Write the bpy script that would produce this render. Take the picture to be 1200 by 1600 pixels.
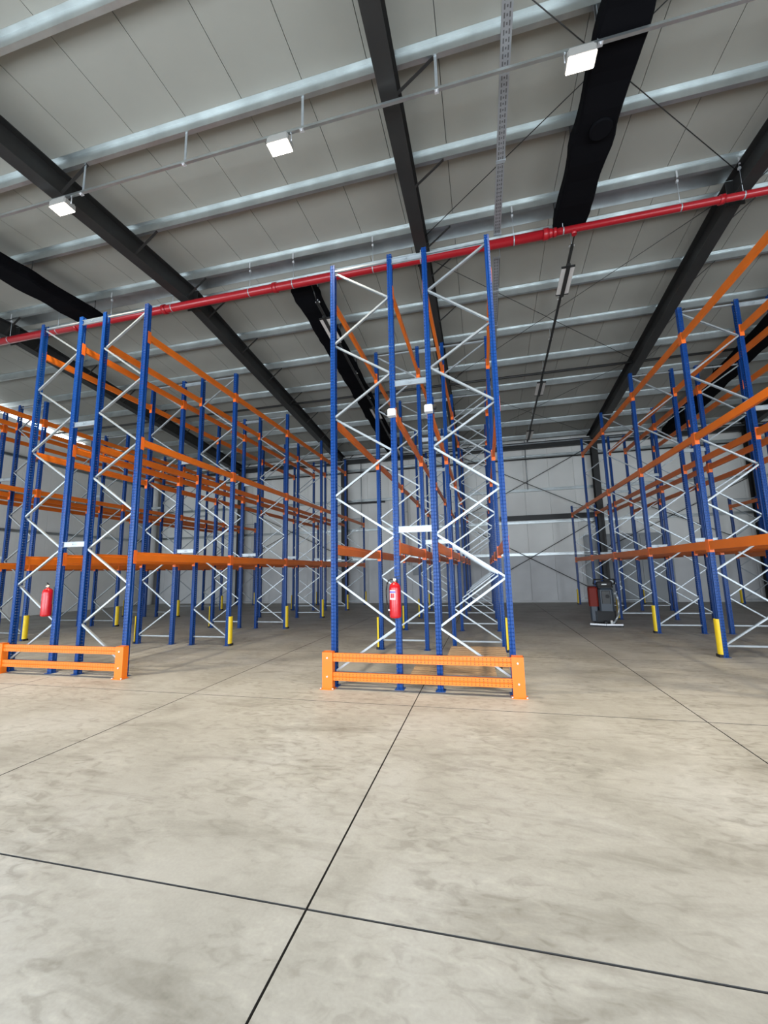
import bpy, math, random
from mathutils import Vector, Matrix
random.seed(7)
for o in list(bpy.data.objects): bpy.data.objects.remove(o)
SC = bpy.context.scene
COL = SC.collection

# ------------------------------------------------------------------ camera, world, daylight, exposure
F_PX, PITCH, YAW, ROLL, EYE = 641.36, 0.1439, 0.2344, -0.0214, 1.6
def camera():
    cy, sy, cp, sp = math.cos(YAW), math.sin(YAW), math.cos(PITCH), math.sin(PITCH)
    fwd = Vector((-sy*cp, cy*cp, sp)); right = Vector((cy, sy, 0)); up = right.cross(fwd)
    r = math.cos(ROLL)*right + math.sin(ROLL)*up
    u = -math.sin(ROLL)*right + math.cos(ROLL)*up
    cd = bpy.data.cameras.new('camera'); co = bpy.data.objects.new('camera', cd); COL.objects.link(co)
    m = Matrix((r, u, -fwd)).transposed().to_4x4(); m.translation = (0, 0, EYE)
    co.matrix_world = m
    cd.sensor_fit = 'HORIZONTAL'; cd.sensor_width = 36; cd.lens = F_PX/1200*36
    cd.clip_end = 200; cd.clip_start = 0.05
    SC.camera = co
camera()
SC.view_settings.view_transform = 'Standard'; SC.view_settings.look = 'None'
SC.view_settings.gamma = 1; SC.view_settings.use_curve_mapping = False
SC.view_settings.exposure = -0.12

W = bpy.data.worlds.new('world'); SC.world = W; W.use_nodes = True
W.node_tree.nodes['Background'].inputs[0].default_value = (0.78, 0.88, 1, 1)
W.node_tree.nodes['Background'].inputs[1].default_value = 1.0

DOOR_X = (-15.5, -8.5, -1.5, 5.5, 12.5)          # dock doors in the wall behind the camera
DAY = 900
def daylight():
    for k, x in enumerate(DOOR_X):
        nm = 'dock_door_%s_offscreen' % 'abcde'[k]
        ld = bpy.data.lights.new(nm, 'AREA'); ld.shape = 'RECTANGLE'
        ld.size = 4.4; ld.size_y = 4.6; ld.energy = DAY; ld.color = (0.80, 0.90, 1.0)
        lo = bpy.data.objects.new(nm, ld); COL.objects.link(lo)
        lo.location = (x, -3.95, 2.4); lo.rotation_euler = (math.radians(90), 0, 0)
daylight()
LAMP_ROW1 = 135.0      # watts of each lamp on the rail

# ------------------------------------------------------------------ materials
MATS = {}
def mat(name, col, rough=0.5, metal=0.0, noise=0.0, scale=6.0, bump=0.0, emit=None, spec=0.5, col2=None, bscale=None):
    if name in MATS: return MATS[name]
    m = bpy.data.materials.new(name); m.use_nodes = True
    nt = m.node_tree; b = nt.nodes['Principled BSDF']
    b.inputs['Base Color'].default_value = (*col, 1); b.inputs['Roughness'].default_value = rough
    b.inputs['Metallic'].default_value = metal; b.inputs['Specular IOR Level'].default_value = spec
    if noise or col2:
        tc = nt.nodes.new('ShaderNodeTexCoord'); n = nt.nodes.new('ShaderNodeTexNoise')
        n.inputs['Scale'].default_value = scale; n.inputs['Detail'].default_value = 6
        nt.links.new(tc.outputs['Object'], n.inputs['Vector'])
        r = nt.nodes.new('ShaderNodeValToRGB')
        c2 = col2 or tuple(c*(1-noise) for c in col)
        r.color_ramp.elements[0].color = (*c2, 1); r.color_ramp.elements[0].position = 0.3
        r.color_ramp.elements[1].color = (*col, 1); r.color_ramp.elements[1].position = 0.7
        nt.links.new(n.outputs['Fac'], r.inputs['Fac']); nt.links.new(r.outputs['Color'], b.inputs['Base Color'])
        if bump:
            bp = nt.nodes.new('ShaderNodeBump'); bp.inputs['Strength'].default_value = bump; bp.inputs['Distance'].default_value = 0.01
            n2 = nt.nodes.new('ShaderNodeTexNoise'); n2.inputs['Scale'].default_value = bscale or scale*6; n2.inputs['Detail'].default_value = 4
            nt.links.new(tc.outputs['Object'], n2.inputs['Vector'])
            nt.links.new(n2.outputs['Fac'], bp.inputs['Height']); nt.links.new(bp.outputs['Normal'], b.inputs['Normal'])
    if emit:
        b.inputs['Emission Color'].default_value = (*emit[0], 1); b.inputs['Emission Strength'].default_value = emit[1]
    MATS[name] = m
    return m

def math_node(nt, op, a, b=None, c=None):
    n = nt.nodes.new('ShaderNodeMath'); n.operation = op
    for i, v in enumerate((a, b, c)):
        if v is None: continue
        if isinstance(v, (int, float)): n.inputs[i].default_value = v
        else: nt.links.new(v, n.inputs[i])
    return n.outputs[0]

def holes(nt, axis_long, axis_a, a0, pitch, hl, hw, both=True):
    """mask of a punched row: long axis repeats, axis_a at +-a0"""
    tc = nt.nodes.new('ShaderNodeTexCoord'); s = nt.nodes.new('ShaderNodeSeparateXYZ')
    nt.links.new(tc.outputs['Object'], s.inputs[0])
    l = s.outputs['XYZ'.index(axis_long)]; a = s.outputs['XYZ'.index(axis_a)]
    fr = math_node(nt, 'FRACT', math_node(nt, 'DIVIDE', l, pitch))
    m1 = math_node(nt, 'LESS_THAN', math_node(nt, 'ABSOLUTE', math_node(nt, 'SUBTRACT', fr, 0.5)), hl/pitch/2)
    aa = math_node(nt, 'ABSOLUTE', a) if both else a
    m2 = math_node(nt, 'LESS_THAN', math_node(nt, 'ABSOLUTE', math_node(nt, 'SUBTRACT', aa, a0)), hw/2)
    return math_node(nt, 'MULTIPLY', m1, m2)

def post_mat():
    m = mat('blue_post', (0.003, 0.044, 0.20), rough=0.36, spec=0.28)
    nt = m.node_tree; b = nt.nodes['Principled BSDF']; out = nt.nodes['Material Output']
    h1 = holes(nt, 'Z', 'Y', 0.026, 0.05, 0.022, 0.011)
    h2 = math_node(nt, 'MAXIMUM', holes(nt, 'Z', 'X', 0.008, 0.05, 0.014, 0.007), holes(nt, 'Z', 'X', 0.027, 0.05, 0.018, 0.008))
    h = math_node(nt, 'MAXIMUM', h1, h2)
    t = nt.nodes.new('ShaderNodeBsdfTransparent'); mx = nt.nodes.new('ShaderNodeMixShader')
    nt.links.new(h, mx.inputs[0]); nt.links.new(b.outputs[0], mx.inputs[1]); nt.links.new(t.outputs[0], mx.inputs[2])
    nt.links.new(mx.outputs[0], out.inputs['Surface'])
    return m
def rail_mat():
    m = mat('orange_rail', (0.80, 0.175, 0.008), rough=0.4)
    nt = m.node_tree; b = nt.nodes['Principled BSDF']
    h = math_node(nt, 'MAXIMUM', holes(nt, 'X', 'Z', 0.036, 0.05, 0.012, 0.011), holes(nt, 'X', 'Z', 0.014, 0.05, 0.010, 0.010))
    mx = nt.nodes.new('ShaderNodeMix'); mx.data_type = 'RGBA'
    nt.links.new(h, mx.inputs['Factor']); mx.inputs['A'].default_value = (0.80, 0.175, 0.008, 1); mx.inputs['B'].default_value = (0.10, 0.02, 0.003, 1)
    nt.links.new(mx.outputs['Result'], b.inputs['Base Color'])
    return m

def concrete_floor():
    m = bpy.data.materials.new('floor_concrete'); m.use_nodes = True
    nt = m.node_tree; b = nt.nodes['Principled BSDF']
    g = nt.nodes.new('ShaderNodeNewGeometry')
    def noise(scale, detail, dist=0.0, rough=0.55, vec=None):
        n = nt.nodes.new('ShaderNodeTexNoise'); n.inputs['Scale'].default_value = scale; n.inputs['Detail'].default_value = detail
        n.inputs['Distortion'].default_value = dist; n.inputs['Roughness'].default_value = rough
        nt.links.new(vec or g.outputs['Position'], n.inputs['Vector']); return n.outputs['Fac']
    def ramp(f, e):
        r = nt.nodes.new('ShaderNodeValToRGB')
        while len(r.color_ramp.elements) < len(e): r.color_ramp.elements.new(0.5)
        for k, (p, c) in zip(r.color_ramp.elements, e): k.position = p; k.color = (*c, 1)
        nt.links.new(f, r.inputs['Fac']); return r.outputs['Color']
    def mul(a, bb, f=1.0):
        x = nt.nodes.new('ShaderNodeMix'); x.data_type = 'RGBA'; x.blend_type = 'MULTIPLY'; x.inputs['Factor'].default_value = f
        nt.links.new(a, x.inputs['A']); nt.links.new(bb, x.inputs['B']); return x.outputs['Result']
    base = ramp(noise(0.9, 5, 0.6), [(0.32, (0.285, 0.277, 0.25)), (0.5, (0.345, 0.337, 0.31)), (0.68, (0.385, 0.38, 0.36))])
    mp = nt.nodes.new('ShaderNodeMapping'); mp.inputs['Scale'].default_value = (1.0, 1.9, 1); mp.inputs['Rotation'].default_value = (0, 0, 0.35)
    nt.links.new(g.outputs['Position'], mp.inputs['Vector'])
    # trowel ripples: small curved dark crescents in patches
    rip = noise(7.5, 4, 0.9, 0.5, mp.outputs['Vector'])
    ripc = ramp(rip, [(0.34, (0.74, 0.73, 0.71)), (0.46, (0.95, 0.95, 0.94)), (0.56, (1.0, 1.0, 1.0)), (0.70, (1.13, 1.13, 1.115))])
    patch = ramp(noise(0.7, 3, 0.3), [(0.34, (0.15, 0.15, 0.15)), (0.60, (1, 1, 1))])
    x = nt.nodes.new('ShaderNodeMix'); x.data_type = 'RGBA'; x.blend_type = 'MULTIPLY'
    nt.links.new(patch, x.inputs['Factor']); nt.links.new(base, x.inputs['A']); nt.links.new(ripc, x.inputs['B'])
    c = x.outputs['Result']
    # scuffs and smears
    mp2 = nt.nodes.new('ShaderNodeMapping'); mp2.inputs['Scale'].default_value = (0.5, 2.2, 1); mp2.inputs['Rotation'].default_value = (0, 0, -0.2)
    nt.links.new(g.outputs['Position'], mp2.inputs['Vector'])
    c = mul(c, ramp(noise(1.6, 6, 1.0, 0.6, mp2.outputs['Vector']), [(0.30, (0.74, 0.73, 0.71)), (0.46, (1, 1, 1)), (0.75, (1.06, 1.06, 1.06))]), 0.9)
    c = mul(c, ramp(noise(60, 4), [(0.3, (0.93, 0.93, 0.93)), (0.7, (1.04, 1.04, 1.04))]), 0.8)
    nt.links.new(c, b.inputs['Base Color'])
    b.inputs['Roughness'].default_value = 0.55; b.inputs['Specular IOR Level'].default_value = 0.3
    bp = nt.nodes.new('ShaderNodeBump'); bp.inputs['Strength'].default_value = 0.10; bp.inputs['Distance'].default_value = 0.006
    nt.links.new(rip, bp.inputs['Height']); nt.links.new(bp.outputs['Normal'], b.inputs['Normal'])
    return m

M_POST = post_mat(); M_RAIL = rail_mat()
M_BEAM = mat('orange_beam', (0.72, 0.155, 0.008), rough=0.42, noise=0.12, scale=3)
M_GUARD = mat('orange_guard', (0.80, 0.175, 0.008), rough=0.4, noise=0.06, scale=4)
M_CONN = mat('orange_connector', (0.74, 0.14, 0.015), rough=0.4)
M_GALV = mat('galvanised', (0.40, 0.435, 0.455), rough=0.38, metal=0.45, noise=0.18, scale=9)
M_PURL = mat('galvanised_purlin', (0.60, 0.64, 0.64), rough=0.36, metal=0.92, noise=0.22, scale=2.5)
M_YEL = mat('yellow_plastic', (0.80, 0.56, 0.015), rough=0.45, noise=0.10, scale=12)
M_RUB = mat('black_rubber', (0.012, 0.012, 0.013), rough=0.7)
M_STEEL = mat('black_steel', (0.022, 0.022, 0.021), rough=0.5, noise=0.25, scale=2)
M_SHEET = mat('black_sheeting', (0.004, 0.004, 0.005), rough=0.9, spec=0.05)
M_ROOF = mat('roof_panel', (0.30, 0.295, 0.26), rough=0.6, noise=0.06, scale=1.2)
M_SEAM = mat('panel_seam', (0.10, 0.10, 0.10), rough=0.8)
M_WALL = mat('wall_panel', (0.86, 0.86, 0.82), rough=0.6, noise=0.10, scale=0.7)
M_WALL2 = mat('wall_concrete', (0.67, 0.675, 0.675), rough=0.75, noise=0.16, scale=0.9, bump=0.2)
M_JOINT = mat('floor_joint', (0.05, 0.048, 0.045), rough=0.9)
M_FLOOR = concrete_floor()
M_RED = mat('red_pipe', (0.33, 0.010, 0.016), rough=0.28)
M_RED2 = mat('red_bottle', (0.44, 0.007, 0.012), rough=0.22)
M_WHITE = mat('white_plastic', (0.64, 0.64, 0.62), rough=0.4)
M_BLUEP = mat('blue_print', (0.10, 0.07, 0.40), rough=0.4)
M_BRASS = mat('brass', (0.55, 0.45, 0.32), rough=0.35, metal=0.7)
M_WOOD = mat('pallet_wood', (0.50, 0.34, 0.20), rough=0.8, col2=(0.33, 0.21, 0.12), scale=5)
M_DWOOD = mat('pallet_block', (0.26, 0.16, 0.09), rough=0.85, noise=0.3, scale=8)
M_GREY = mat('machine_grey', (0.035, 0.047, 0.062), rough=0.5)
M_ORED = mat('machine_red', (0.15, 0.014, 0.008), rough=0.55, spec=0.2)
M_CHROME = mat('bright_metal', (0.75, 0.76, 0.78), rough=0.3, metal=0.6)
M_DOOR = mat('door_grey', (0.33, 0.35, 0.36), rough=0.6, noise=0.08, scale=1)
M_LAMP = mat('lamp_lens', (1, 1, 1), emit=((1.0, 0.92, 0.78), 14.0))
M_LAMPH = mat('lamp_housing', (0.30, 0.29, 0.27), rough=0.5)
M_SKYL = mat('skylight_panel', (0.9, 0.93, 0.95), emit=((0.9, 0.96, 1.0), 6.0))
M_DIFF = mat('unlit_diffuser', (0.55, 0.53, 0.50), rough=0.4)

# ------------------------------------------------------------------ mesh helpers
def mesh(name, verts, faces, m, smooth=False):
    me = bpy.data.meshes.new(name); me.from_pydata([tuple(v) for v in verts], [], faces); me.update()
    if m: me.materials.append(m)
    if smooth:
        for p in me.polygons: p.use_smooth = True
    return me
class MB:
    def __init__(s): s.v = []; s.f = []; s.sm = []
    def add(s, vs, fs, smooth=False):
        n = len(s.v); s.v += [tuple(v) for v in vs]
        for f in fs: s.f.append([i+n for i in f]); s.sm.append(smooth)
        return s
    def box(s, x0, x1, y0, y1, z0, z1):
        return s.add([(x0,y0,z0),(x1,y0,z0),(x1,y1,z0),(x0,y1,z0),(x0,y0,z1),(x1,y0,z1),(x1,y1,z1),(x0,y1,z1)],
                     [(3,2,1,0),(4,5,6,7),(0,1,5,4),(1,2,6,5),(2,3,7,6),(3,0,4,7)])
    def prism(s, prof, p0, p1, u, smooth=False):
        """closed 2D profile swept from p0 to p1; profile x runs along u, y along axis x u"""
        p0, p1, u = Vector(p0), Vector(p1), Vector(u)
        d = (p1-p0).normalized(); u = (u - d*u.dot(d)).normalized(); w = d.cross(u)
        n = len(prof)
        vs = [p0+u*a+w*b for a, b in prof] + [p1+u*a+w*b for a, b in prof]
        fs = [(i, (i+1) % n, n+(i+1) % n, n+i) for i in range(n)]
        a = sum(prof[i][0]*prof[(i+1) % n][1]-prof[(i+1) % n][0]*prof[i][1] for i in range(n))
        if a < 0: fs = [tuple(reversed(f)) for f in fs]
        k = len(s.v); s.add(vs, fs, smooth)
        c0 = list(range(n)); c1 = list(range(n, 2*n))
        if a > 0: c0.reverse()
        else: c1.reverse()
        s.f.append([k+i for i in c0]); s.sm.append(False); s.f.append([k+i for i in c1]); s.sm.append(False)
        return s
    def tube(s, p0, p1, r, n=10, r1=None):
        p0, p1 = Vector(p0), Vector(p1); d = (p1-p0).normalized()
        u = Vector((0,0,1)) if abs(d.z) < 0.9 else Vector((1,0,0))
        u = (u-d*u.dot(d)).normalized(); w = d.cross(u); r1 = r if r1 is None else r1
        c = [(math.cos(2*math.pi*i/n), math.sin(2*math.pi*i/n)) for i in range(n)]
        vs = [p0+(u*a+w*b)*r for a, b in c]+[p1+(u*a+w*b)*r1 for a, b in c]
        s.add(vs, [(i, (i+1) % n, n+(i+1) % n, n+i) for i in range(n)], True)
        k = len(s.v)-2*n
        s.f.append([k+i for i in reversed(range(n))]); s.sm.append(False)
        s.f.append([k+n+i for i in range(n)]); s.sm.append(False)
        return s
    def path(s, pts, r, n=8):
        for a, b in zip(pts, pts[1:]): s.tube(a, b, r, n)
        return s
    def lathe(s, prof, c=(0,0,0), n=20):
        c = Vector(c); k = len(s.v); vs = []
        for r, z in prof:
            for i in range(n): vs.append(c+Vector((r*math.cos(2*math.pi*i/n), r*math.sin(2*math.pi*i/n), z)))
        fs = []
        for j in range(len(prof)-1):
            for i in range(n): fs.append((j*n+i, j*n+(i+1) % n, (j+1)*n+(i+1) % n, (j+1)*n+i))
        fs.append(tuple(reversed(range(n)))); fs.append(tuple(range((len(prof)-1)*n, len(prof)*n)))
        return s.add(vs, fs, True)
    def rbox(s, x0, x1, y0, y1, z0, z1, b=0.02):
        """box with chamfered vertical and top edges"""
        def ring(z, i): return [(x0+b+i,y0+i,z),(x1-b-i,y0+i,z),(x1-i,y0+b+i,z),(x1-i,y1-b-i,z),(x1-b-i,y1-i,z),(x0+b+i,y1-i,z),(x0+i,y1-b-i,z),(x0+i,y0+b+i,z)]
        vs = ring(z0, 0)+ring(z1-b, 0)+ring(z1, b*0.7)
        fs = [tuple(reversed(range(8)))]+[(j*8+i, j*8+(i+1) % 8, (j+1)*8+(i+1) % 8, (j+1)*8+i) for j in range(2) for i in range(8)]+[tuple(range(16, 24))]
        return s.add(vs, fs)
    def me(s, name, m):
        me = bpy.data.meshes.new(name); me.from_pydata(s.v, [], s.f); me.update()
        me.polygons.foreach_set('use_smooth', s.sm)
        if m: me.materials.append(m)
        return me
def obj(name, me, parent=None, loc=(0,0,0), rot=(0,0,0)):
    o = bpy.data.objects.new(name, me); COL.objects.link(o)
    o.location = loc; o.rotation_euler = rot
    if parent: o.parent = parent
    return o
def empty(name, loc=(0,0,0)):
    o = bpy.data.objects.new(name, None); COL.objects.link(o); o.location = loc; o.empty_display_size = 0.2
    return o
def tag(o, label, cat, group=None):
    o['label'] = label; o['category'] = cat
    if group: o['group'] = group
    return o
def struct(o): o['kind'] = 'structure'; return o
def copy_tree(o, parent=None):
    c = o.copy(); COL.objects.link(c)
    if parent is not None: c.parent = parent
    for ch in o.children: copy_tree(ch, c)
    return c

# ------------------------------------------------------------------ the hall
XL, XR, YN, YB, YRIDGE = -19.7, 17.7, -3.8, 21.0, 8.6
MN, MF, ZP = 0.06, 0.11, 9.16                 # roof falls to the near and far eaves; purlin underside at the ridge
def P(y): return ZP-(MN*(YRIDGE-y) if y < YRIDGE else MF*(y-YRIDGE))
ROOF_T = 0.2
FRAME_X = [-0.98+6.2*k for k in (-3, -2, -1, 0, 1, 2, 3)]
FRAME_X[0] += 0.22; FRAME_X[-1] -= 0.22
BAY_X = lambda k: -0.98+6.2*k+3.1

def slab_me(g, k):
    # concrete top, dirty saw-cut sides
    me = MB().box(g, k[0]-g, g, k[1]-g, -0.03, 0).me('floor_slab', M_FLOOR); me.materials.append(M_JOINT)
    for p in me.polygons:
        if abs(p.normal.z) < .5: p.material_index = 1
    return me
def build_floor():
    fl = struct(obj('floor', MB().box(XL-.2, XR+.2, YN-.2, YB+.2, -0.16, -0.03).me('floor', M_JOINT)))
    xs = sorted({XL, XR} | {round(-0.92+3.06*i, 3) for i in range(-7, 8) if XL+.5 < -0.92+3.06*i < XR-.5})
    ys = sorted({YN, YB} | {round(2.07+3.05*j, 3) for j in range(-3, 8) if YN+.5 < 2.07+3.05*j < YB-.5})
    g = 0.006
    cache = {}
    for x0, x1 in zip(xs, xs[1:]):
        for y0, y1 in zip(ys, ys[1:]):
            k = (round(x1-x0, 3), round(y1-y0, 3))
            if k not in cache: cache[k] = slab_me(g, k)
            obj('floor_slab', cache[k], fl, (x0, y0, 0))
build_floor()

I_PROF = lambda h: [(-.13,0),(.13,0),(.13,.016),(.007,.016),(.007,h-.016),(.13,h-.016),(.13,h),(-.13,h),(-.13,h-.016),(-.007,h-.016),(-.007,.016),(-.13,.016)]
def build_ceiling():
    zt = lambda y: P(y)+ROOF_T
    vs = []
    for x in (XL-.1, XR+.1):
        for y in (YN-.1, YRIDGE, YB+.1): vs += [(x, y, zt(y)+.12), (x, y, zt(y)+.09)]
    # outer weather skin above the sandwich panels
    f = [(0,2,8,6),(2,4,10,8),(1,7,9,3),(3,9,11,5),(0,6,7,1),(4,5,11,10),(0,1,3,2),(2,3,5,4),(6,8,9,7),(8,10,11,9)]
    ce = struct(obj('ceiling', mesh('ceiling', vs, f, M_SEAM)))
    # sandwich panels, one object each
    w = 1.04; x = -0.25-w*19
    def panel(y0, y1, wd):
        g = .005
        return mesh('roof_panel', [(g,y0,zt(y0)),(wd-g,y0,zt(y0)),(wd-g,y1,zt(y1)),(g,y1,zt(y1)),(g,y0,zt(y0)+.08),(wd-g,y0,zt(y0)+.08),(wd-g,y1,zt(y1)+.08),(g,y1,zt(y1)+.08)],
                    [(3,2,1,0),(4,5,6,7),(0,1,5,4),(1,2,6,5),(2,3,7,6),(3,0,4,7)], M_ROOF)
    pn, pf = panel(YN, YRIDGE-.03, w), panel(YRIDGE+.03, YB, w)
    while x < XR:
        if x+w > XL: obj('roof_panel', pn, ce, (x,0,0)); obj('roof_panel', pf, ce, (x,0,0))
        x += w
    obj('ridge_cap', MB().box(XL, XR, YRIDGE-.22, YRIDGE+.22, zt(YRIDGE)-.035, zt(YRIDGE)-.028).me('ridge_cap', M_PURL), ce)
    # purlins (Z section)
    prof = [(0,0),(.07,0),(.07,.018),(.064,.018),(.064,.006),(.006,.006),(.006,.2),(-.06,.2),(-.06,.194),(0,.194)]
    pm = MB().prism(prof, (XL,0,0), (XR,0,0), (0,1,0)).me('purlin', M_PURL)
    ys = [8.2-1.62*i for i in range(8)]+[9.06+1.63*i for i in range(8)]
    for y in ys:
        if YN < y < YB-.1: obj('purlin', pm, ce, (0, y, P(y)-.001))
    # rafters: welded I section, built per slope
    D = 0.47
    def rafter(y0, y1):
        h0, h1 = P(y0), P(y1)
        v, fcs = [], []
        pr = I_PROF(D); n = len(pr)
        for yy, zz in ((y0, h0-D-.002), (y1, h1-D-.002)):
            for a, b in pr: v.append((a, yy, zz+b))
        for i in range(n): fcs.append((i, n+i, n+(i+1) % n, (i+1) % n))
        fcs.append(tuple(range(n))); fcs.append(tuple(reversed(range(n, 2*n))))
        return mesh('rafter', v, fcs, M_STEEL)
    rn, rf = rafter(YN+.1, YRIDGE-.012), rafter(YRIDGE+.012, YB-.3)
    ep = MB().box(-.14,.14,-.011,.011,ZP-D-.10,ZP-.03).me('apex_plate', M_STEEL)
    fb = {}
    for fx in FRAME_X:
        if not XL+1 < fx < XR-1: continue          # gable walls carry the purlins at both ends
        obj('rafter', rn, ce, (fx,0,0)); obj('rafter', rf, ce, (fx,0,0)); obj('apex_plate', ep, ce, (fx,YRIDGE,0))
        for y in ys:
            if 1 < y < YB-.5 and fx < XR-3:
                b = MB().prism([(-.025,-.004),(.025,-.004),(.025,.004),(-.025,.004)], (.10, 0, P(y)-D+.02), (.66, 0, P(y)-.005), (0,1,0))
                if y not in fb: fb[y] = b.me('fly_brace', M_STEEL)
                obj('fly_brace', fb[y], ce, (fx, y+.04, 0))
    # wind bracing rods under the purlins
    def rod(a, b, r=.008):
        pa = (a[0], a[1], P(a[1])-.06); pb = (b[0], b[1], P(b[1])-.06)
        obj('bracing_rod', MB().tube(pa, pb, r, 6).me('bracing_rod', M_STEEL), ce)
    e, f_ = FRAME_X[3]+.1, FRAME_X[4]-.1
    for a, b in ((3.0, 8.3), (9.0, 14.4), (14.6, 20.3)):
        rod((e, a), (f_, b)); rod((f_, a), (e, b))
    # dark strut between the frames on the far slope
    obj('roof_strut', MB().tube((XL, 14.55, P(14.55)-.12), (XR, 14.55, P(14.55)-.12), .045, 8).me('roof_strut', M_STEEL), ce)
    return ce
CE = build_ceiling()

def build_walls():
    wb = struct(obj('wall_back', MB().box(XL-.2, XR+.2, YB+.1, YB+.25, 0, 8.2).me('wall_back', M_SEAM)))
    w = 1.15; x = XL; up = MB().box(.004, w-.004, 0, .1, 2.24, P(YB)+ROOF_T).me('wall_panel', M_WALL); lo = MB().box(.004, w-.004, -.02, .1, 0.0, 2.235).me('concrete_panel', M_WALL2)
    while x < XR:
        obj('wall_panel', up, wb, (x, YB, 0)); obj('concrete_panel', lo, wb, (x, YB, 0)); x += w
    obj('kerb', MB().box(XL, XR, YB-.07, YB-.02, 0, .10).me('kerb', M_WALL2), wb)
    girt = [(0,0),(.15,0),(.15,.02),(.145,.02),(.145,.005),(.005,.005),(.005,.12),(.145,.12),(.145,.105),(.15,.105),(.15,.125),(0,.125)]
    gm = MB().prism([(-a, b) for a, b in girt], (XL,0,0), (XR,0,0), (0,1,0)).me('wall_girt', M_PURL)
    for z in (2.2, 3.74, 5.32, 7.0): obj('wall_girt', gm, wb, (0, YB-.03, z))
    obj('wall_pipe', MB().tube((XL, YB-.25, 6.92), (XR, YB-.25, 6.92), .03, 8).me('wall_pipe', M_STEEL), wb)
    obj('eaves_beam', MB().box(XL, XR, YB-.42, YB-.2, 7.42, 7.72).me('eaves_beam', M_STEEL), wb)
    obj('eaves_strut', MB().tube((XL, YB-.5, 7.62), (XR, YB-.5, 7.62), .035, 8).me('eaves_strut', M_GALV), wb)
    cm = MB().prism([(a, b-.175) for a, b in I_PROF(.35)], (0,0,0), (0,0,7.45), (1,0,0)).me('column', M_STEEL)
    for fx in FRAME_X: obj('column', cm, wb, (fx+.1, YB-.42, 0))
    obj('tie_beam', MB().box(.9, FRAME_X[4], YB-.34, YB-.2, 3.9, 4.13).me('tie_beam', M_STEEL), wb)
    obj('tie_beam', MB().box(FRAME_X[2], -4.9, YB-.3, YB-.2, 5.2, 5.28).me('tie_beam', M_STEEL), wb)
    for i in (3,):
        a, b = FRAME_X[i], FRAME_X[i+1]
        for z0, z1 in ((.4, 3.75), (4.2, 7.3)):
            for p, q in (((a+.15, z0), (b-.05, z1)), ((a+.15, z1), (b-.05, z0))):
                obj('wall_rod', MB().tube((p[0], YB-.22, p[1]), (q[0], YB-.22, q[1]), .016, 6).me('wall_rod', M_STEEL), wb)
    for i in (1, 4):
        a, b = FRAME_X[i], FRAME_X[i]+6.2
        for p, q in (((a+.15, 2.4), (b-.05, 5.3)), ((a+.15, 5.3), (b-.05, 2.4))):
            obj('wall_rod', MB().tube((p[0], YB-.22, p[1]), (q[0], YB-.22, q[1]), .016, 6).me('wall_rod', M_STEEL), wb)
    for x_, z0, z1 in ((2.28, 5.4, 7.9), (-6.2, 3.9, 7.7)):
        obj('sag_rod', MB().tube((x_, YB-.2, z0), (x_, YB-.2, z1), .022, 6).me('sag_rod', M_GALV), wb)
    # left wall: panels and a translucent strip under the roof
    wl = struct(obj('wall_left', MB().box(XL-.25, XL-.12, YN, YB, 0, 8.0).me('wall_left', M_SEAM)))
    y = YN; pm = MB().box(-.12, 0, .004, 1.236, 0, 7.8).me('wall_panel', M_WALL)
    while y < YB-.5: obj('wall_panel', pm, wl, (XL, y, 0)); y += 1.24
    gl = MB().prism(girt, (0,YN,0), (0,YB,0), (1,0,0)).me('wall_girt', M_PURL)
    for z in (2.2, 3.74, 5.32, 7.0): obj('wall_girt', gl, wl, (XL, 0, z))
    wi = struct(empty('window_1', (XL, 12.2, 0)))
    y0 = YN
    while y0 < YB-.1:
        y1 = min(y0+1.55, YB)
        cl = 8.0 < y0 < 16.0
        v = [(-.04,y0+.02,7.82),(-.02,y0+.02,7.82),(-.02,y1-.02,7.82),(-.04,y1-.02,7.82),(-.04,y0+.02,P(y0)+.15),(-.02,y0+.02,P(y0)+.15),(-.02,y1-.02,P(y1)+.15),(-.04,y1-.02,P(y1)+.15)]
        if cl: v = [(a, b-12.2, (P(b)-.06 if i < 4 else c)) for i, (a, b, c) in enumerate(v)]
        fs = [(3,2,1,0),(4,5,6,7),(0,1,5,4),(1,2,6,5),(2,3,7,6),(3,0,4,7)]
        if cl:
            obj('pane', mesh('pane', v, fs, M_SKYL), wi)
            v2 = [(-.05,y0,7.80),(-.02,y0,7.80),(-.02,y1,7.80),(-.05,y1,7.80),(-.05,y0,P(y0)-.07),(-.02,y0,P(y0)-.07),(-.02,y1,P(y1)-.07),(-.05,y1,P(y1)-.07)]
            obj('wall_panel', mesh('wall_panel', v2, fs, M_WALL), wl, (XL,0,0))
        else: obj('wall_panel', mesh('wall_panel', v, fs, M_WALL), wl, (XL,0,0))
        y0 = y1
    wr = struct(obj('wall_right', MB().box(XR+.12, XR+.25, YN, YB, 0, 8.2).me('wall_right', M_SEAM)))
    y = YN; pm2 = MB().box(0, .12, .004, 1.236, 0, 8.6).me('wall_panel', M_WALL)
    while y < YB-.5: obj('wall_panel', pm2, wr, (XR, y, 0)); y += 1.24
    # wall behind the camera with open dock doors
    wf = MB(); ed = [XL-.2]+[e for x_ in DOOR_X for e in (x_-2.2, x_+2.2)]+[XR+.2]
    for a, b in zip(ed[::2], ed[1::2]): wf.box(a, b, YN-.2, YN, 0, 4.7)
    wf.box(XL-.2, XR+.2, YN-.2, YN, 4.7, P(YN)+ROOF_T)
    struct(obj('wall_front', wf.me('wall_front', M_WALL)))
    # grey sliding door in the back wall
    d = struct(empty('door_1', (6.4, YB-.06, 0)))
    for k in range(3): obj('door_panel', MB().box(-1.7+k*1.135, -1.7+k*1.135+1.125, -.05, -.01, .02, 3.02).me('door_panel', M_DOOR), d)
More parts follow.
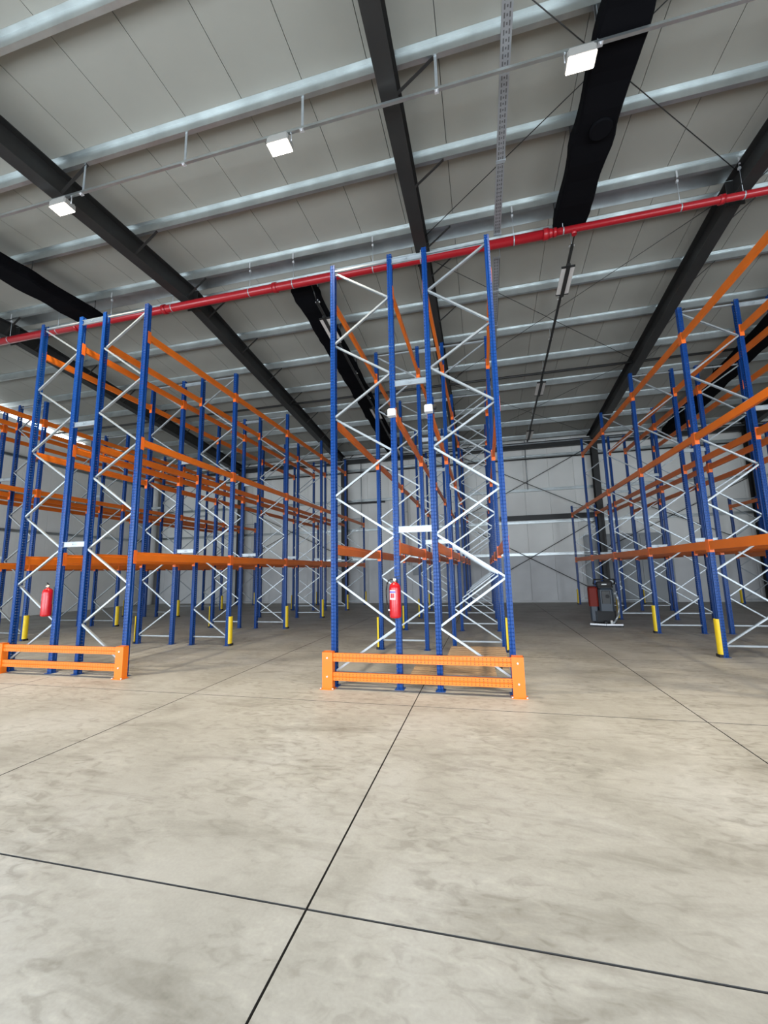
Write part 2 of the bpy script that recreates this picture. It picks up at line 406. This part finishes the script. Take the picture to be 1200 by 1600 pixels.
    obj('door_frame', MB().box(-1.8,-1.7,-.06,-.01,0,3.1).box(1.705,1.805,-.06,-.01,0,3.1).box(-1.7,1.705,-.07,-.01,3.03,3.1).me('door_frame', M_DOOR), d)
build_walls()

# ------------------------------------------------------------------ pallet racking
FD, GAP, HT, BAY, YF = 0.9505, 0.558, 6.6, 2.804, 5.808
OX = [0, FD, FD+GAP, 2*FD+GAP]
NF = 6
HS = 4.35
_c = {}
def cached(key, fn):
    if key not in _c: _c[key] = fn()
    return _c[key]
def post_me(side, h):
    # omega section, web towards side*X, 4 mm steel
    def f():
        hf = [(-.036,.028),(-.036,.050),(-.018,.050),(-.012,.043),(-.004,.043),(.002,.050),(.014,.050),(.040,.042),(.040,.012),(.034,.008)]
        hi = [(-.032,.028),(-.032,.046),(-.0185,.046),(-.0125,.039),(-.0035,.039),(.0025,.046),(.0135,.046),(.036,.039),(.036,.0125),(.030,.0085)]
        pr = [(a, -b) for a, b in hf]+hf[::-1]+hi+[(a, -b) for a, b in hi[::-1]]
        pr = [(a*side, b) for a, b in pr]
        return MB().prism(pr, (0,0,.006), (0,0,h), (1,0,0)).me('post', M_POST)
    return cached(('post', side, h), f)
def brace_me(a, b):
    def f():
        pr = [(-.018,-.014),(.018,-.014),(.018,.014),(.015,.014),(.015,-.011),(-.015,-.011),(-.015,.014),(-.018,.014)]
        m = MB().prism(pr, (a[0],0,a[1]), (b[0],0,b[1]), (0,1,0))
        return m.me('brace', M_GALV)
    return cached(('brace', a, b), f)
def beam_me(h):
    def f():
        # stepped box beam, top at z=0
        pr = [(-.025,-h),(.025,-h),(.025,-.30*h),(.012,-.22*h),(.012,0),(-.025,0)]
        m = MB(); n = len(pr)
        vs = [(a, .052, b) for a, b in pr]+[(a, BAY-.052, b) for a, b in pr]
        m.add(vs, [(i, n+i, n+(i+1) % n, (i+1) % n) for i in range(n)]+[tuple(range(n)), tuple(reversed(range(n, 2*n)))])
        return m.me('beam', M_BEAM)
    return cached(('beam', h), f)
def conn_me(side, end):
    def f():
        y = 0.046 if end == 0 else BAY-.046
        s = 1 if end == 0 else -1
        m = MB()
        ya, yb = sorted((y-s*.058, y+s*.012))
        xa, xb = sorted((side*.041, side*.046))
        m.box(xa, xb, ya, yb, -.20, .03)
        ya, yb = sorted((y+s*.0052, y+s*.012)); xa, xb = sorted((-side*.030, side*.041))
        m.box(xa, xb, ya, yb, -.20, .03)
        return m.me('beam_connector', M_CONN)
    return cached(('conn', side, end), f)
NODE_O = [.20, 1.49, 2.73, 3.98, 5.21, 6.50]         # brace nodes on the outer posts
NODE_I = [.83, 2.11, 3.38, 4.61, 5.88]               # on the inner posts
def spacer_me():
    return cached('spacer', lambda: MB().prism([(-.045,-.02),(.045,-.02),(.045,.012),(.042,.012),(.042,-.017),(-.042,-.017),(-.042,.012),(-.045,.012)], (.035,-.04,0), (GAP-.035,-.04,0), (0,0,1)).tube((GAP/2,-.066,0),(GAP/2,-.055,0),.012,8).me('row_spacer', M_GALV))
def foot_me():
    return cached('foot', lambda: MB().box(-.065,.065,-.075,.075,0,.006).tube((.0,-.064,.006),(.0,-.064,.02),.009,6).tube((.0,.064,.006),(.0,.064,.02),.009,6).me('base_plate', M_POST))
def guard_me(side):
    def f():
        n = 9; r0, r1 = .068, .060
        o = [(side*(.028+r0*math.sin(math.pi*i/(n-1))*.75), -r0*math.cos(math.pi*i/(n-1))) for i in range(n)]
        q = [(side*(.028+r1*math.sin(math.pi*i/(n-1))*.70), -r1*math.cos(math.pi*i/(n-1))) for i in range(n)]
        return MB().prism(o+q[::-1], (0,0,.05), (0,0,.65), (1,0,0), False).me('post_protector', M_YEL)
    return cached(('prot', side), f)
def gfoot_me(side):
    return cached(('gfoot', side), lambda: MB().box(min(side*.03, side*.085), max(side*.03, side*.085), -.062, .062, 0, .05).me('protector_base', M_RUB))
LEVELS = [(2.02, .155), (4.02, .125), (6.04, .125)]

def rack(x0, label):
    R = tag(empty('pallet_rack', (x0, YF, 0)), label, 'rack', 'double rows of pallet racking')
    for k in range(NF):
        y = k*BAY; short = k == NF-1; h = HS if short else HT
        for i, ox in enumerate(OX):
            side = (-1, 1, -1, 1)[i]
            p = obj('post', post_me(side, h), R, (ox, y, 0))
            obj('base_plate', foot_me(), p)
            if k and i in (0, 3):
                g = obj('post_protector', guard_me(side), R, (ox+side*.02, y, 0)); obj('protector_base', gfoot_me(side), g)
        top = h-.10
        for fi, (xo, xi) in enumerate(((OX[0]+.03, OX[1]-.03), (OX[3]-.03, OX[2]+.03))):
            zo = [z for z in NODE_O if z <= top+.02]; zi = [z for z in NODE_I if z <= top]
            seq = sorted([(z, 0) for z in zo]+[(z, 1) for z in zi])
            pts = [((xo if s == 0 else xi), z) for z, s in seq]
            for j, (a, b) in enumerate(zip(pts, pts[1:])):
                obj('brace', brace_me((round(a[0], 4), a[1]+.012), (round(b[0], 4), b[1]-.012)), R, (0, y+(.016 if j % 2 else -.016), 0))
            obj('brace', brace_me((round(xo, 4), .185), (round(xi, 4), .185)), R, (0, y+.02, 0))
            obj('brace', brace_me((round(xo, 4), round(top+.03, 3)), (round(xi, 4), round(top+.03, 3))), R, (0, y+.02, 0))
        for z in (2.19, 4.41, 6.47):
            if z < h: obj('row_spacer', spacer_me(), R, (OX[1], y, z))
        if k < NF-1:
            for z, bh in LEVELS:
                if z > 5 and k == NF-2: continue
                for i, ox in enumerate(OX):
                    side = (-1, 1, -1, 1)[i]
                    b = obj('beam', beam_me(bh), R, (ox+side*.012, y, z))
                    obj('beam_connector', conn_me(side, 0), b, (-side*.012, 0, 0)); obj('beam_connector', conn_me(side, 1), b, (-side*.012, 0, 0))
    return R
RX = dict(LL=-14.36, L=-8.262, C=-2.16, R=3.99, RR=10.1)
rack(RX['C'], 'blue and orange double pallet rack with wooden pallets on the floor in its first bay')
rack(RX['L'], 'blue and orange double pallet rack across the aisle, with extinguisher and no pallets')
rack(RX['R'], 'blue and orange double pallet rack beside the parked floor scrubber')
rack(RX['LL'], 'blue and orange double pallet rack next to the wall with the bright window strip')
rack(RX['RR'], 'blue and orange double pallet rack seen through the scrubber rack, beyond the next aisle')

# end guards
def end_guard(x0, label):
    G = tag(empty('end_guard', (x0, 5.62, 0)), label, 'guard rail', 'orange end guards of the racks')
    W_ = OX[3]
    col = cached('gcol', lambda: MB().prism([(-.075,0),(.075,0),(.075,.105),(.068,.105),(.068,.007),(-.068,.007),(-.068,.105),(-.075,.105)], (0,0,.008), (0,0,.5), (1,0,0)).box(-.075,.075,.0,.105,.494,.5).me('guard_column', M_GUARD))
    bp = cached('gplate', lambda: MB().box(-.10,.10,-.03,.108,0,.008).me('base_plate', M_GUARD))
    bo = cached('gbolt', lambda: MB().tube((0,-.012,0),(0,.004,0),.012,8).me('bolt', M_CHROME))
    for x in (-.045, W_+.045):
        c = obj('guard_column', col, G, (x, 0, 0)); obj('base_plate', bp, c)
        for z in (.17, .42): obj('bolt', bo, c, (0, 0, z))
        for s in (-1, 1): obj('anchor_bolt', bo, c, (s*.088, -.02, .012), (math.radians(-90), 0, 0))
    # rail: folded section with a middle groove
    h = .055
    pr = [(0,-h),(0,-.008),(.012,-.003),(.012,.003),(0,.008),(0,h),(.045,h),(.045,-h)]
    rl = cached('grail', lambda: MB().prism([(a, b) for a, b in pr], (.03,.015,0), (W_-.03,.015,0), (0,1,0)).me('guard_rail', M_RAIL))
    for z in (.17, .425): obj('guard_rail', rl, G, (0, .008, z))
    return G
end_guard(RX['C'], 'orange floor guard across the end of the rack with pallets in it')
end_guard(RX['L']+.02, 'orange floor guard across the end of the rack without pallets')
end_guard(RX['R'], 'orange floor guard across the end of the rack beside the scrubber')

# fire extinguishers
def extinguisher(loc, rz, label):
    E = tag(empty('fire_extinguisher', loc), label, 'extinguisher', 'red fire extinguishers on rack posts'); E.rotation_euler = (0,0,rz)
    obj('cylinder', MB().lathe([(.055,0),(.078,.012),(.080,.03),(.080,.40),(.072,.44),(.05,.468),(.024,.48),(.024,.49)]).me('cylinder', M_RED2), E)
    lb = []
    n = 8
    def patch(z0, z1, a0, a1, r, m, nm):
        v = []; f = []
        for i in range(n+1):
            a = a0+(a1-a0)*i/n
            for rr in (r, r+.0012):
                for z in (z0, z1): v.append((rr*math.sin(a), -rr*math.cos(a), z))
        for i in range(n):
            k = i*4; f += [(k+2,k+6,k+7,k+3),(k+1,k+5,k+4,k),(k,k+4,k+6,k+2),(k+3,k+7,k+5,k+1)]
        f += [(0,2,3,1),(n*4+1,n*4+3,n*4+2,n*4)]
        return obj(nm, mesh(nm, v, f, m), E)
    lab = patch(.25, .38, -.85, .25, .0803, M_WHITE, 'label_sticker')
    patch(.272, .335, -.62, .12, .0812, M_RED2, 'label_panel').parent = lab
    patch(.342, .365, -.85, .25, .0812, M_BLUEP, 'label_band').parent = lab
    v = obj('valve', MB().tube((0,0,.485),(0,0,.525),.018,10).box(-.02,.02,-.015,.015,.51,.535).me('valve', M_BRASS), E)
    obj('handle', MB().prism([(-.008,-.003),(.008,-.003),(.008,.003),(-.008,.003)], (-.03,0,.535), (.085,0,.575), (0,1,0)).prism([(-.008,-.003),(.008,-.003),(.008,.003),(-.008,.003)], (-.02,0,.525), (.08,0,.525), (0,1,0)).me('handle', M_RUB), v)
    obj('gauge', MB().tube((0,-.032,.512),(0,-.012,.512),.014,10).me('gauge', M_WHITE), v)
    hs = [(-.02,0,.52),(-.05,-.01,.525),(-.085,-.02,.505),(-.105,-.03,.46),(-.115,-.035,.38),(-.115,-.035,.28),(-.108,-.03,.18),(-.10,-.025,.11),(-.098,-.025,.06)]
    obj('hose', MB().path(hs, .0095, 8).tube((-.098,-.025,.06),(-.098,-.025,.03),.013,8).me('hose', M_RUB), E)
    obj('hose_clip', MB().box(-.105,-.07,-.03,.0,.10,.115).me('hose_clip', M_CHROME), E)
    obj('bracket', MB().box(-.02,.02,.076,.095,.2,.5).me('bracket', M_STEEL), E)
extinguisher((RX['C']+OX[1]-.01, 5.66, .965), 0, 'red fire extinguisher with black hose on the rack that holds pallets')
extinguisher((RX['L']+OX[1]-.12, 5.71, .955), -.9, 'red fire extinguisher on the rack without pallets, partly behind its blue post')

# white sensor boxes on the inner front posts
def sensor(x, s, label):
    S = tag(empty('sensor_box', (x, YF-.105, 3.93)), label, 'sensor', 'white sensor boxes on the rack end')
    obj('housing', MB().rbox(-.06,.06,-.045,.05,-.055,.055,.012).me('housing', M_WHITE), S)
    obj('lens', MB().tube((s*.05,.03,.035),(s*.10,.06,.035),.036,12).me('lens', M_RUB), S)
    obj('mount', MB().box(-.015,.015,.05,.054,-.04,.04).me('mount', M_GALV), S)
    obj('screw', MB().tube((0,-.05,0),(0,-.045,0),.012,8).me('screw', M_CHROME), S)
sensor(RX['C']+OX[1], -1, 'white sensor box on the rack post above the fire extinguisher')
sensor(RX['C']+OX[2]-.01, 1, 'white sensor box on the rack post without an extinguisher')

# wooden pallets lying in the first bay
def pallet(loc, rz, lx, ly, label):
    T = tag(empty('wooden_pallet', loc), label, 'pallet', 'wooden pallets on the floor'); T.rotation_euler = (0,0,rz)
    n = 7; bw = ly*.105
    for i in range(n):
        c = -ly/2+bw/2+i*(ly-bw)/(n-1)
        obj('deck_board', cached(('db', lx, bw), lambda: MB().box(-lx/2,lx/2,-bw/2,bw/2,.122,.144).me('deck_board', M_WOOD)), T, (0, c, 0))
    for i in (-1, 0, 1):
        x = i*(lx/2-.05)
        obj('stringer_board', cached(('sb', ly), lambda: MB().box(-.05,.05,-ly/2,ly/2,.10,.122).me('stringer_board', M_WOOD)), T, (x, 0, 0))
        obj('bottom_board', cached(('bb', ly), lambda: MB().box(-.05,.05,-ly/2,ly/2,0,.022).me('bottom_board', M_WOOD)), T, (x, 0, 0))
        for j in (-1, 0, 1): obj('block', cached('bk', lambda: MB().box(-.05,.05,-.07,.07,.022,.10).me('block', M_DWOOD)), T, (x, j*(ly/2-.07), 0))
pallet((-.20, 7.72, 0), 0.0, 1.0, 1.2, 'wooden pallet lying flat behind the other pallet, farther from the guard')
pallet((-.52, 6.48, 0), .03, 1.2, 0.8, 'wooden pallet lying flat right behind the orange guard')

# floor scrubber
def scrubber():
    S = tag(empty('floor_scrubber', (3.17, 12.75, 0)), 'grey and red walk-behind floor scrubber parked in the aisle', 'scrubber'); S.rotation_euler = (0,0,-.2)
    obj('chassis', MB().rbox(-.26,.27,-.10,.85,.10,.42,.03).me('chassis', M_RUB), S)
    t = obj('recovery_tank', MB().rbox(-.12,.25,-.18,.75,.40,1.02,.05).me('recovery_tank', M_GREY), S)
    obj('tank_panel', MB().rbox(-.04,.17,-.20,-.175,.60,.95,.01).me('tank_panel', M_STEEL), t)
    obj('drain_cap', MB().tube((.10,-.22,.80),(.10,-.195,.80),.05,14).me('drain_cap', M_RUB), t)
    obj('tank_lid', MB().rbox(-.13,.26,-.10,.75,1.02,1.10,.03).me('tank_lid', M_RUB), t)
    obj('solution_tank', MB().rbox(-.37,-.13,-.14,.80,.52,1.05,.035).me('solution_tank', M_ORED), S)
    obj('side_skirt', MB().rbox(-.34,-.15,-.10,.80,.12,.56,.03).me('side_skirt', M_GREY), S)
    c = obj('control_console', MB().rbox(-.15,.24,-.26,-.06,1.08,1.20,.03).me('control_console', M_RUB), S)
    obj('display', MB().box(-.02,.10,-.27,-.262,1.11,1.14).me('display', M_WHITE), c)
    obj('handlebar', MB().path([(-.22,-.24,1.14),(-.20,-.34,1.26),(.28,-.34,1.26),(.30,-.24,1.14),(.22,-.16,1.12)], .018, 8).path([(-.22,-.24,1.14),(-.13,-.16,1.12)], .018, 8).me('handlebar', M_RUB), S)
    obj('suction_hose', MB().path([(.24,-.12,.92),(.31,-.22,.86),(.34,-.26,.70),(.34,-.27,.50),(.31,-.27,.30),(.22,-.27,.14),(.16,-.27,.09)], .026, 10).me('suction_hose', M_GALV), S)
    q = obj('squeegee', MB().prism([(-.03,-.02),(.03,-.02),(.03,.025),(-.03,.025)], (-.38,-.25,.055), (.0,-.33,.055), (0,1,0)).prism([(-.03,-.02),(.03,-.02),(.03,.025),(-.03,.025)], (.0,-.33,.055), (.40,-.25,.055), (0,1,0)).me('squeegee', M_CHROME), S)
    obj('rubber_blade', MB().prism([(-.006,-.03),(.006,-.03),(.006,.006),(-.006,.006)], (-.39,-.29,.031), (.0,-.37,.031), (0,1,0)).prism([(-.006,-.03),(.006,-.03),(.006,.006),(-.006,.006)], (.0,-.37,.031), (.41,-.29,.031), (0,1,0)).me('rubber_blade', M_RUB), q)
    obj('squeegee_arm', MB().box(-.03,.03,-.30,-.08,.07,.14).me('squeegee_arm', M_RUB), S)
    obj('squeegee_knob', MB().tube((.14,-.28,.08),(.14,-.28,.17),.03,10).me('squeegee_knob', M_WHITE), q)
    for x in (-.22, .20): obj('wheel', MB().tube((x,.12,.10),(x+.05,.12,.10),.10,16).me('wheel', M_RUB), S)
    obj('brush_deck', MB().lathe([(.27,.03),(.29,.06),(.29,.14),(.20,.17)], (0,.80,0), 20).me('brush_deck', M_ORED), S)
    obj('brush', MB().lathe([(.25,0),(.26,.03)], (0,.80,0), 20).me('brush', M_RUB), S)
scrubber()

# ------------------------------------------------------------------ services under the roof
def sprinkler_main():
    S = tag(empty('sprinkler_pipe', (0, 8.2, 8.44)), 'long red sprinkler pipe running across under the roof ridge', 'pipe')
    xr = 1.60
    obj('pipe_length', MB().tube((XL+.1,0,0),(xr,0,0),.095,18).me('pipe_length', M_RED), S)
    obj('pipe_length', MB().tube((xr+.1,0,0),(XR-.1,0,0),.068,18).me('pipe_length', M_RED), S)
    obj('reducer', MB().tube((xr-.04,0,0),(xr+.06,0,0),.112,18).tube((xr+.06,0,0),(xr+.16,0,0),.10,18,.075).tube((xr+.16,0,0),(xr+.22,0,0),.088,18).me('reducer', M_RED), S)
    for x in (-1.69, -4.54, -7.68, -10.54, -13.6):
        obj('coupling', cached('cpl', lambda: MB().tube((-.05,0,0),(.05,0,0),.117,18).box(-.03,.03,-.14,.14,-.02,.02).me('coupling', M_RED)), S, (x,0,0))
    obj('coupling', MB().tube((-.04,0,0),(.04,0,0),.088,18).box(-.025,.025,-.11,.11,-.02,.02).me('coupling', M_RED), S, (4.75,0,0))
    obj('tee_outlet', MB().tube((0,0,-.02),(0,0,-.13),.05,12).me('tee_outlet', M_RED), S, (2.15,0,0))
    for x in (-15, -12.96, -11.2, -9.4, -7.45, -5.23, -4.07, -2.09, -1.0, .98, 1.95, 4.07, 5.11, 7.2, 9.3):
        r = .098 if x < xr else .071
        h = obj('pipe_clamp', cached(('clamp', r), lambda: MB().tube((-.012,0,0),(.012,0,0),r,18).me('pipe_clamp', M_GALV)), S, (x,0,0))
        obj('hanger_rod', MB().tube((0,0,r-.005),(0,0,P(8.2)-8.44+.0),.006,6).me('hanger_rod', M_GALV), h)
        obj('beam_clip', MB().box(-.02,.02,-.02,.02,P(8.2)-8.44-.14,P(8.2)-8.44-.09).box(-.015,.015,-.03,-.024,P(8.2)-8.44-.05,P(8.2)-8.44+.10).me('beam_clip', M_CHROME), h)
sprinkler_main()

def overhead_duct(x, y0, y1, label, outlets=()):
    # black box duct hung below the purlins, banded where each strap holds it
    D = tag(empty('overhead_duct', (x, (y0+y1)/2, 0)), label, 'duct', 'black ducts under the roof')
    yc = (y0+y1)/2; hw = .31; v = []; f = []; ys = []; y = y0
    pur = [p for p in [8.2-1.62*i for i in range(8)]+[9.06+1.63*i for i in range(8)] if y0+.05 < p < y1-.05]
    while y < y1-.01: ys.append(y); y += .18
    ys.append(y1)
    for i, y in enumerate(ys):
        d = min([abs(y-p) for p in pur]+[9]); w = hw+.035*max(0, 1-d/.2)+.012*math.sin(i*.9)
        zt = P(y)-.24; zb = P(y)-.53+.012*math.sin(i*1.3)
        v += [(-w*.95, y-yc, zt), (-w, y-yc, zt-.05), (-w, y-yc, zb+.05), (-w*.9, y-yc, zb), (w*.9, y-yc, zb), (w, y-yc, zb+.05), (w, y-yc, zt-.05), (w*.95, y-yc, zt)]
    n = 8
    for i in range(len(ys)-1):
        for j in range(n): f.append((i*n+j, i*n+(j+1) % n, (i+1)*n+(j+1) % n, (i+1)*n+j))
    f.append(tuple(reversed(range(n)))); k = (len(ys)-1)*n; f.append(tuple(k+j for j in range(n)))
    obj('duct_body', mesh('duct_body', v, f, M_SHEET), D)
    for p in pur:
        for s in (-1, 1): obj('strap', MB().box(s*.30-.012, s*.30+.012, p-yc+.01, p-yc+.014, P(p)-.27, P(p)).me('strap', M_STEEL), D)
    for y in outlets:
        obj('outlet', MB().lathe([(.15,-.05),(.17,-.05),(.17,0),(.15,0)], (.05, y-yc, P(y)-.535), 20).me('outlet', M_SHEET), D)
overhead_duct(BAY_X(-2), -2.5, 8.5, 'black duct under the roof on the side toward the wall with the window strip')
overhead_duct(BAY_X(0), -2.5, 8.5, 'black duct under the roof ending at the thin part of the red pipe', (6.25,))
overhead_duct(BAY_X(-1), 8.72, 20.0, 'black duct on the far roof slope with a lighting track under it')
overhead_duct(BAY_X(1), 8.72, 20.0, 'black duct on the far roof slope over the scrubber rack')

def support_rail(Y, Z, label):
    S = tag(empty('lamp_support_rail', (0, Y, Z)), label, 'rail', 'channel rails carrying the lamps')
    obj('channel', MB().prism([(-.021,-.021),(.021,-.021),(.021,.021),(.012,.021),(.012,.018),(.018,.018),(.018,-.018),(-.018,-.018),(-.018,.018),(-.012,.018),(-.012,.021),(-.021,.021)], (-14,0,0), (8,0,0), (0,1,0)).me('channel', M_PURL), S)
    h = P(Y)-Z
    for x in (-12.9, -10.8, -8.65, -6.55, -4.45, -2.35, -.29, 1.83, 3.95, 6.05):
        g = obj('hanger', cached(('hng', h), lambda: MB().prism([(-.02,-.004),(.02,-.004),(.02,.004),(-.02,.004)], (0,.027,-.03), (0,.027,h), (1,0,0)).me('hanger', M_GALV)), S, (x,0,0))
        obj('hanger_bolt', cached('hbt', lambda: MB().box(-.03,.03,-.028,.034,-.035,-.024).tube((0,-.01,-.06),(0,-.01,-.03),.014,8).me('hanger_bolt', M_CHROME)), g)
support_rail(4.96, 8.33, 'galvanised channel rail hung below a purlin and carrying the lit lamps near the racks')
support_rail(.10, 8.05, 'galvanised channel rail hung below the roof near the dock doors')
def lamp(x, label, Y=4.96, Z=8.29, power=LAMP_ROW1, beam='lamp_beam'):
    L = tag(empty('flood_lamp', (x, Y, Z)), label, 'lamp', 'lit lamps hanging from the rail')
    obj('housing', MB().rbox(-.18,.18,-.11,.11,-.19,-.075,.02).me('housing', M_LAMPH), L)
    for i in range(2):
        for j in range(1):
            obj('lens', MB().box(-.168+i*.170,-.003+i*.170,-.098,.098,-.198,-.1905).me('lens', M_LAMP), L)
    ld = bpy.data.lights.new(beam, 'AREA'); ld.shape = 'RECTANGLE'; ld.size = .34; ld.size_y = .2
    ld.energy = power; ld.color = (1.0, 0.85, 0.62); ld.spread = math.radians(95)
    lo = bpy.data.objects.new(beam, ld); COL.objects.link(lo); lo.parent = L; lo.location = (0, 0, -.202)
    obj('cooling_fins', MB().box(-.15,.15,-.09,-.08,-.075,-.045).box(-.15,.15,-.035,-.025,-.075,-.045).box(-.15,.15,.025,.035,-.075,-.045).box(-.15,.15,.08,.09,-.075,-.045).me('cooling_fins', M_LAMPH), L)
    obj('yoke', MB().path([(-.19,0,-.13),(-.19,0,.0),(-.17,0,.017)], .009, 6).path([(.19,0,-.13),(.19,0,.0),(.17,0,.017)], .009, 6).me('yoke', M_CHROME), L)
G_ = 'lit lamps hanging from the rail'
lamp(-6.95, 'lit rectangular lamp hanging in front of a black rafter')
lamp(-2.71, 'lit rectangular lamp hanging in an open bay between rafters, clear of any beam')
lamp(1.58, 'lit rectangular lamp hanging beside a black duct')
lamp(-11.2, 'lit rectangular lamp on the rail end toward the wall with the window strip', beam='lamp_row_left_offscreen')
lamp(5.85, 'lit rectangular lamp on the rail above the scrubber rack aisle end', beam='lamp_row_right_offscreen')

def cable_tray():
    S = tag(empty('cable_tray', (.66, 8.6, 0)), 'perforated galvanised cable tray running from front to back under the roof', 'cable tray')
    m = mat('tray_steel', (0.30, 0.31, 0.32), rough=0.5, metal=0.4)
    nt = m.node_tree; b = nt.nodes['Principled BSDF']
    h = math_node(nt, 'MAXIMUM', holes(nt, 'Y', 'X', .035, .09, .06, .018), holes(nt, 'Y', 'X', 0, .09, .03, .02, both=False))
    mx = nt.nodes.new('ShaderNodeMix'); mx.data_type = 'RGBA'; nt.links.new(h, mx.inputs['Factor'])
    mx.inputs['A'].default_value = (.30,.31,.32,1); mx.inputs['B'].default_value = (.12,.12,.125,1); nt.links.new(mx.outputs['Result'], b.inputs['Base Color'])
    def seg(y0, y1, w):
        z0, z1 = P(y0)-.40, P(y1)-.40
        d = .05
        v, f = [], []
        pr = [(-w,0),(w,0),(w,d),(w-.004,d),(w-.004,.004),(-w+.004,.004),(-w+.004,d),(-w,d)]
        n = len(pr)
        for yy, zz in ((y0,z0),(y1,z1)):
            for a, c in pr: v.append((a, yy-8.6, zz+c))
        for i in range(n): f.append((i, n+i, n+(i+1) % n, (i+1) % n))
        f.append(tuple(range(n))); f.append(tuple(reversed(range(n, 2*n))))
        obj('tray_length', mesh('tray_length', v, f, m), S)
    cuts = [-3.6, -.2, 3.2, 6.55, 8.3]
    for a, b_ in zip(cuts, cuts[1:]): seg(a+.01, b_-.01, .07)
    cuts2 = [8.95, 10.0, 11.3, 13, 14.7, 16.4, 18.1, 19.8]
    for a, b_ in zip(cuts2, cuts2[1:]): seg(a+.01, b_-.01, .07)
    for y in cuts[1:]+cuts2:
        z = P(y)-.40
        obj('tray_joint', MB().box(-.078,.078,y-8.6-.03,y-8.6+.03,z-.012,z-.002).me('tray_joint', M_GALV), S)
        obj('tray_hanger', MB().tube((.08,y-8.6,z-.01),(.08,y-8.6,P(y)+.02),.006,6).me('tray_hanger', M_GALV), S)
cable_tray()

def lighting_track(x, label, fl, drop=.40):
    S = tag(empty('lighting_track', (x, 8.9, 0)), label, 'lighting track')
    v, f = [], []
    z = lambda y: P(y)-drop
    ya, yb = 9.0, 19.8
    pr = [(-.028,-.03),(.028,-.03),(.028,.03),(-.028,.03)]
    for yy in (ya, yb):
        for a, c in pr: v.append((a, yy-8.9, z(yy)+c))
    f = [(i, 4+i, 4+(i+1) % 4, (i+1) % 4) for i in range(4)]+[(0,1,2,3),(7,6,5,4)]
    obj('track_body', mesh('track_body', v, f, M_STEEL), S)
    for y in [9.06+1.63*i for i in range(7)]:
        h = obj('track_clamp', MB().box(-.06,.06,-.02,.02,.028,.045).me('track_clamp', M_WHITE), S, (0, y-8.9, z(y)))
        obj('track_hanger', MB().tube((-.0,0,.04),(0,0,drop),.009,6).me('track_hanger', M_GALV), h)
    obj('feed_cable', MB().path([(0,ya-8.9,z(ya)),(.02,ya-8.9-.25,z(ya)+.12),(-.03,ya-8.9-.5,z(ya)+.35)], .014, 6).me('feed_cable', M_STEEL), S)
    for y, lb in zip((9.95, 14.95, 18.9), fl):
        L = tag(empty('track_light', (x, y, z(y)-.035)), lb, 'lamp', 'unlit lamps on the lighting tracks')
        L.rotation_euler = (-math.atan(MF), 0, 0)
        obj('gear_box', MB().rbox(-.045,.045,-.5,.5,-.075,.0,.012).me('gear_box', M_STEEL), L)
        for s in (-1, 1): obj('diffuser', MB().box(s*.095-.05, s*.095+.05, -.42, .42, -.055, -.03).me('diffuser', M_DIFF), L)
        obj('end_bracket', MB().box(-.15,.15,-.45,-.42,-.062,-.022).box(-.15,.15,.42,.45,-.062,-.022).me('end_bracket', M_STEEL), L)
lighting_track(2.3, 'thin dark lighting track over the aisle with the floor scrubber',
    ['unlit lamp on the scrubber aisle track, the one next to the red pipe', 'unlit lamp at the middle of the scrubber aisle track', 'unlit lamp on the scrubber aisle track, the one next to the back wall'])
lighting_track(-3.8, 'thin dark lighting track under the black duct beside the pallet rack',
    ['unlit lamp under the black duct, the one next to the red pipe', 'unlit lamp under the black duct, midway along its track', 'unlit lamp under the black duct, the one next to the back wall'], .64)

# fittings on the back wall
D = bpy.data.objects['wall_back']
dp = obj('downpipe', MB().tube((0,0,1.9),(0,0,5.6),.06,12).me('downpipe', M_WHITE), D, (-3.74, YB-.3, 0))
for z in (2.6, 4.6): obj('pipe_strap', MB().tube((0,0,z),(0,0,z+.03),.066,12).box(-.02,.02,.05,.2,z,z+.03).me('pipe_strap', M_GALV), dp)
B = tag(empty('wall_box', (-3.30, YB-.12, 1.38)), 'small grey box fixed to the back wall below the white pipe', 'box')
obj('box_body', MB().rbox(-.22,.22,-.09,.09,0,.48,.015).me('box_body', M_DOOR), B)
obj('box_door', MB().box(-.19,.19,-.10,-.091,.03,.44).me('box_door', M_DOOR), B)
T = tag(empty('vent_duct', (-18.9, 20.3, 0)), 'thick white vertical duct standing in the corner behind the racks', 'duct')
obj('duct_length', MB().tube((0,0,5.15),(0,0,7.6),.18,20).me('duct_length', M_WHITE), T)
obj('duct_length', MB().tube((-.02,0,0),(-.02,0,4.9),.18,20).me('duct_length', M_WHITE), T)
obj('flange', MB().tube((0,0,5.0),(0,0,5.15),.27,20).tube((0,0,4.9),(0,0,5.0),.2,20).me('flange', M_GALV), T)
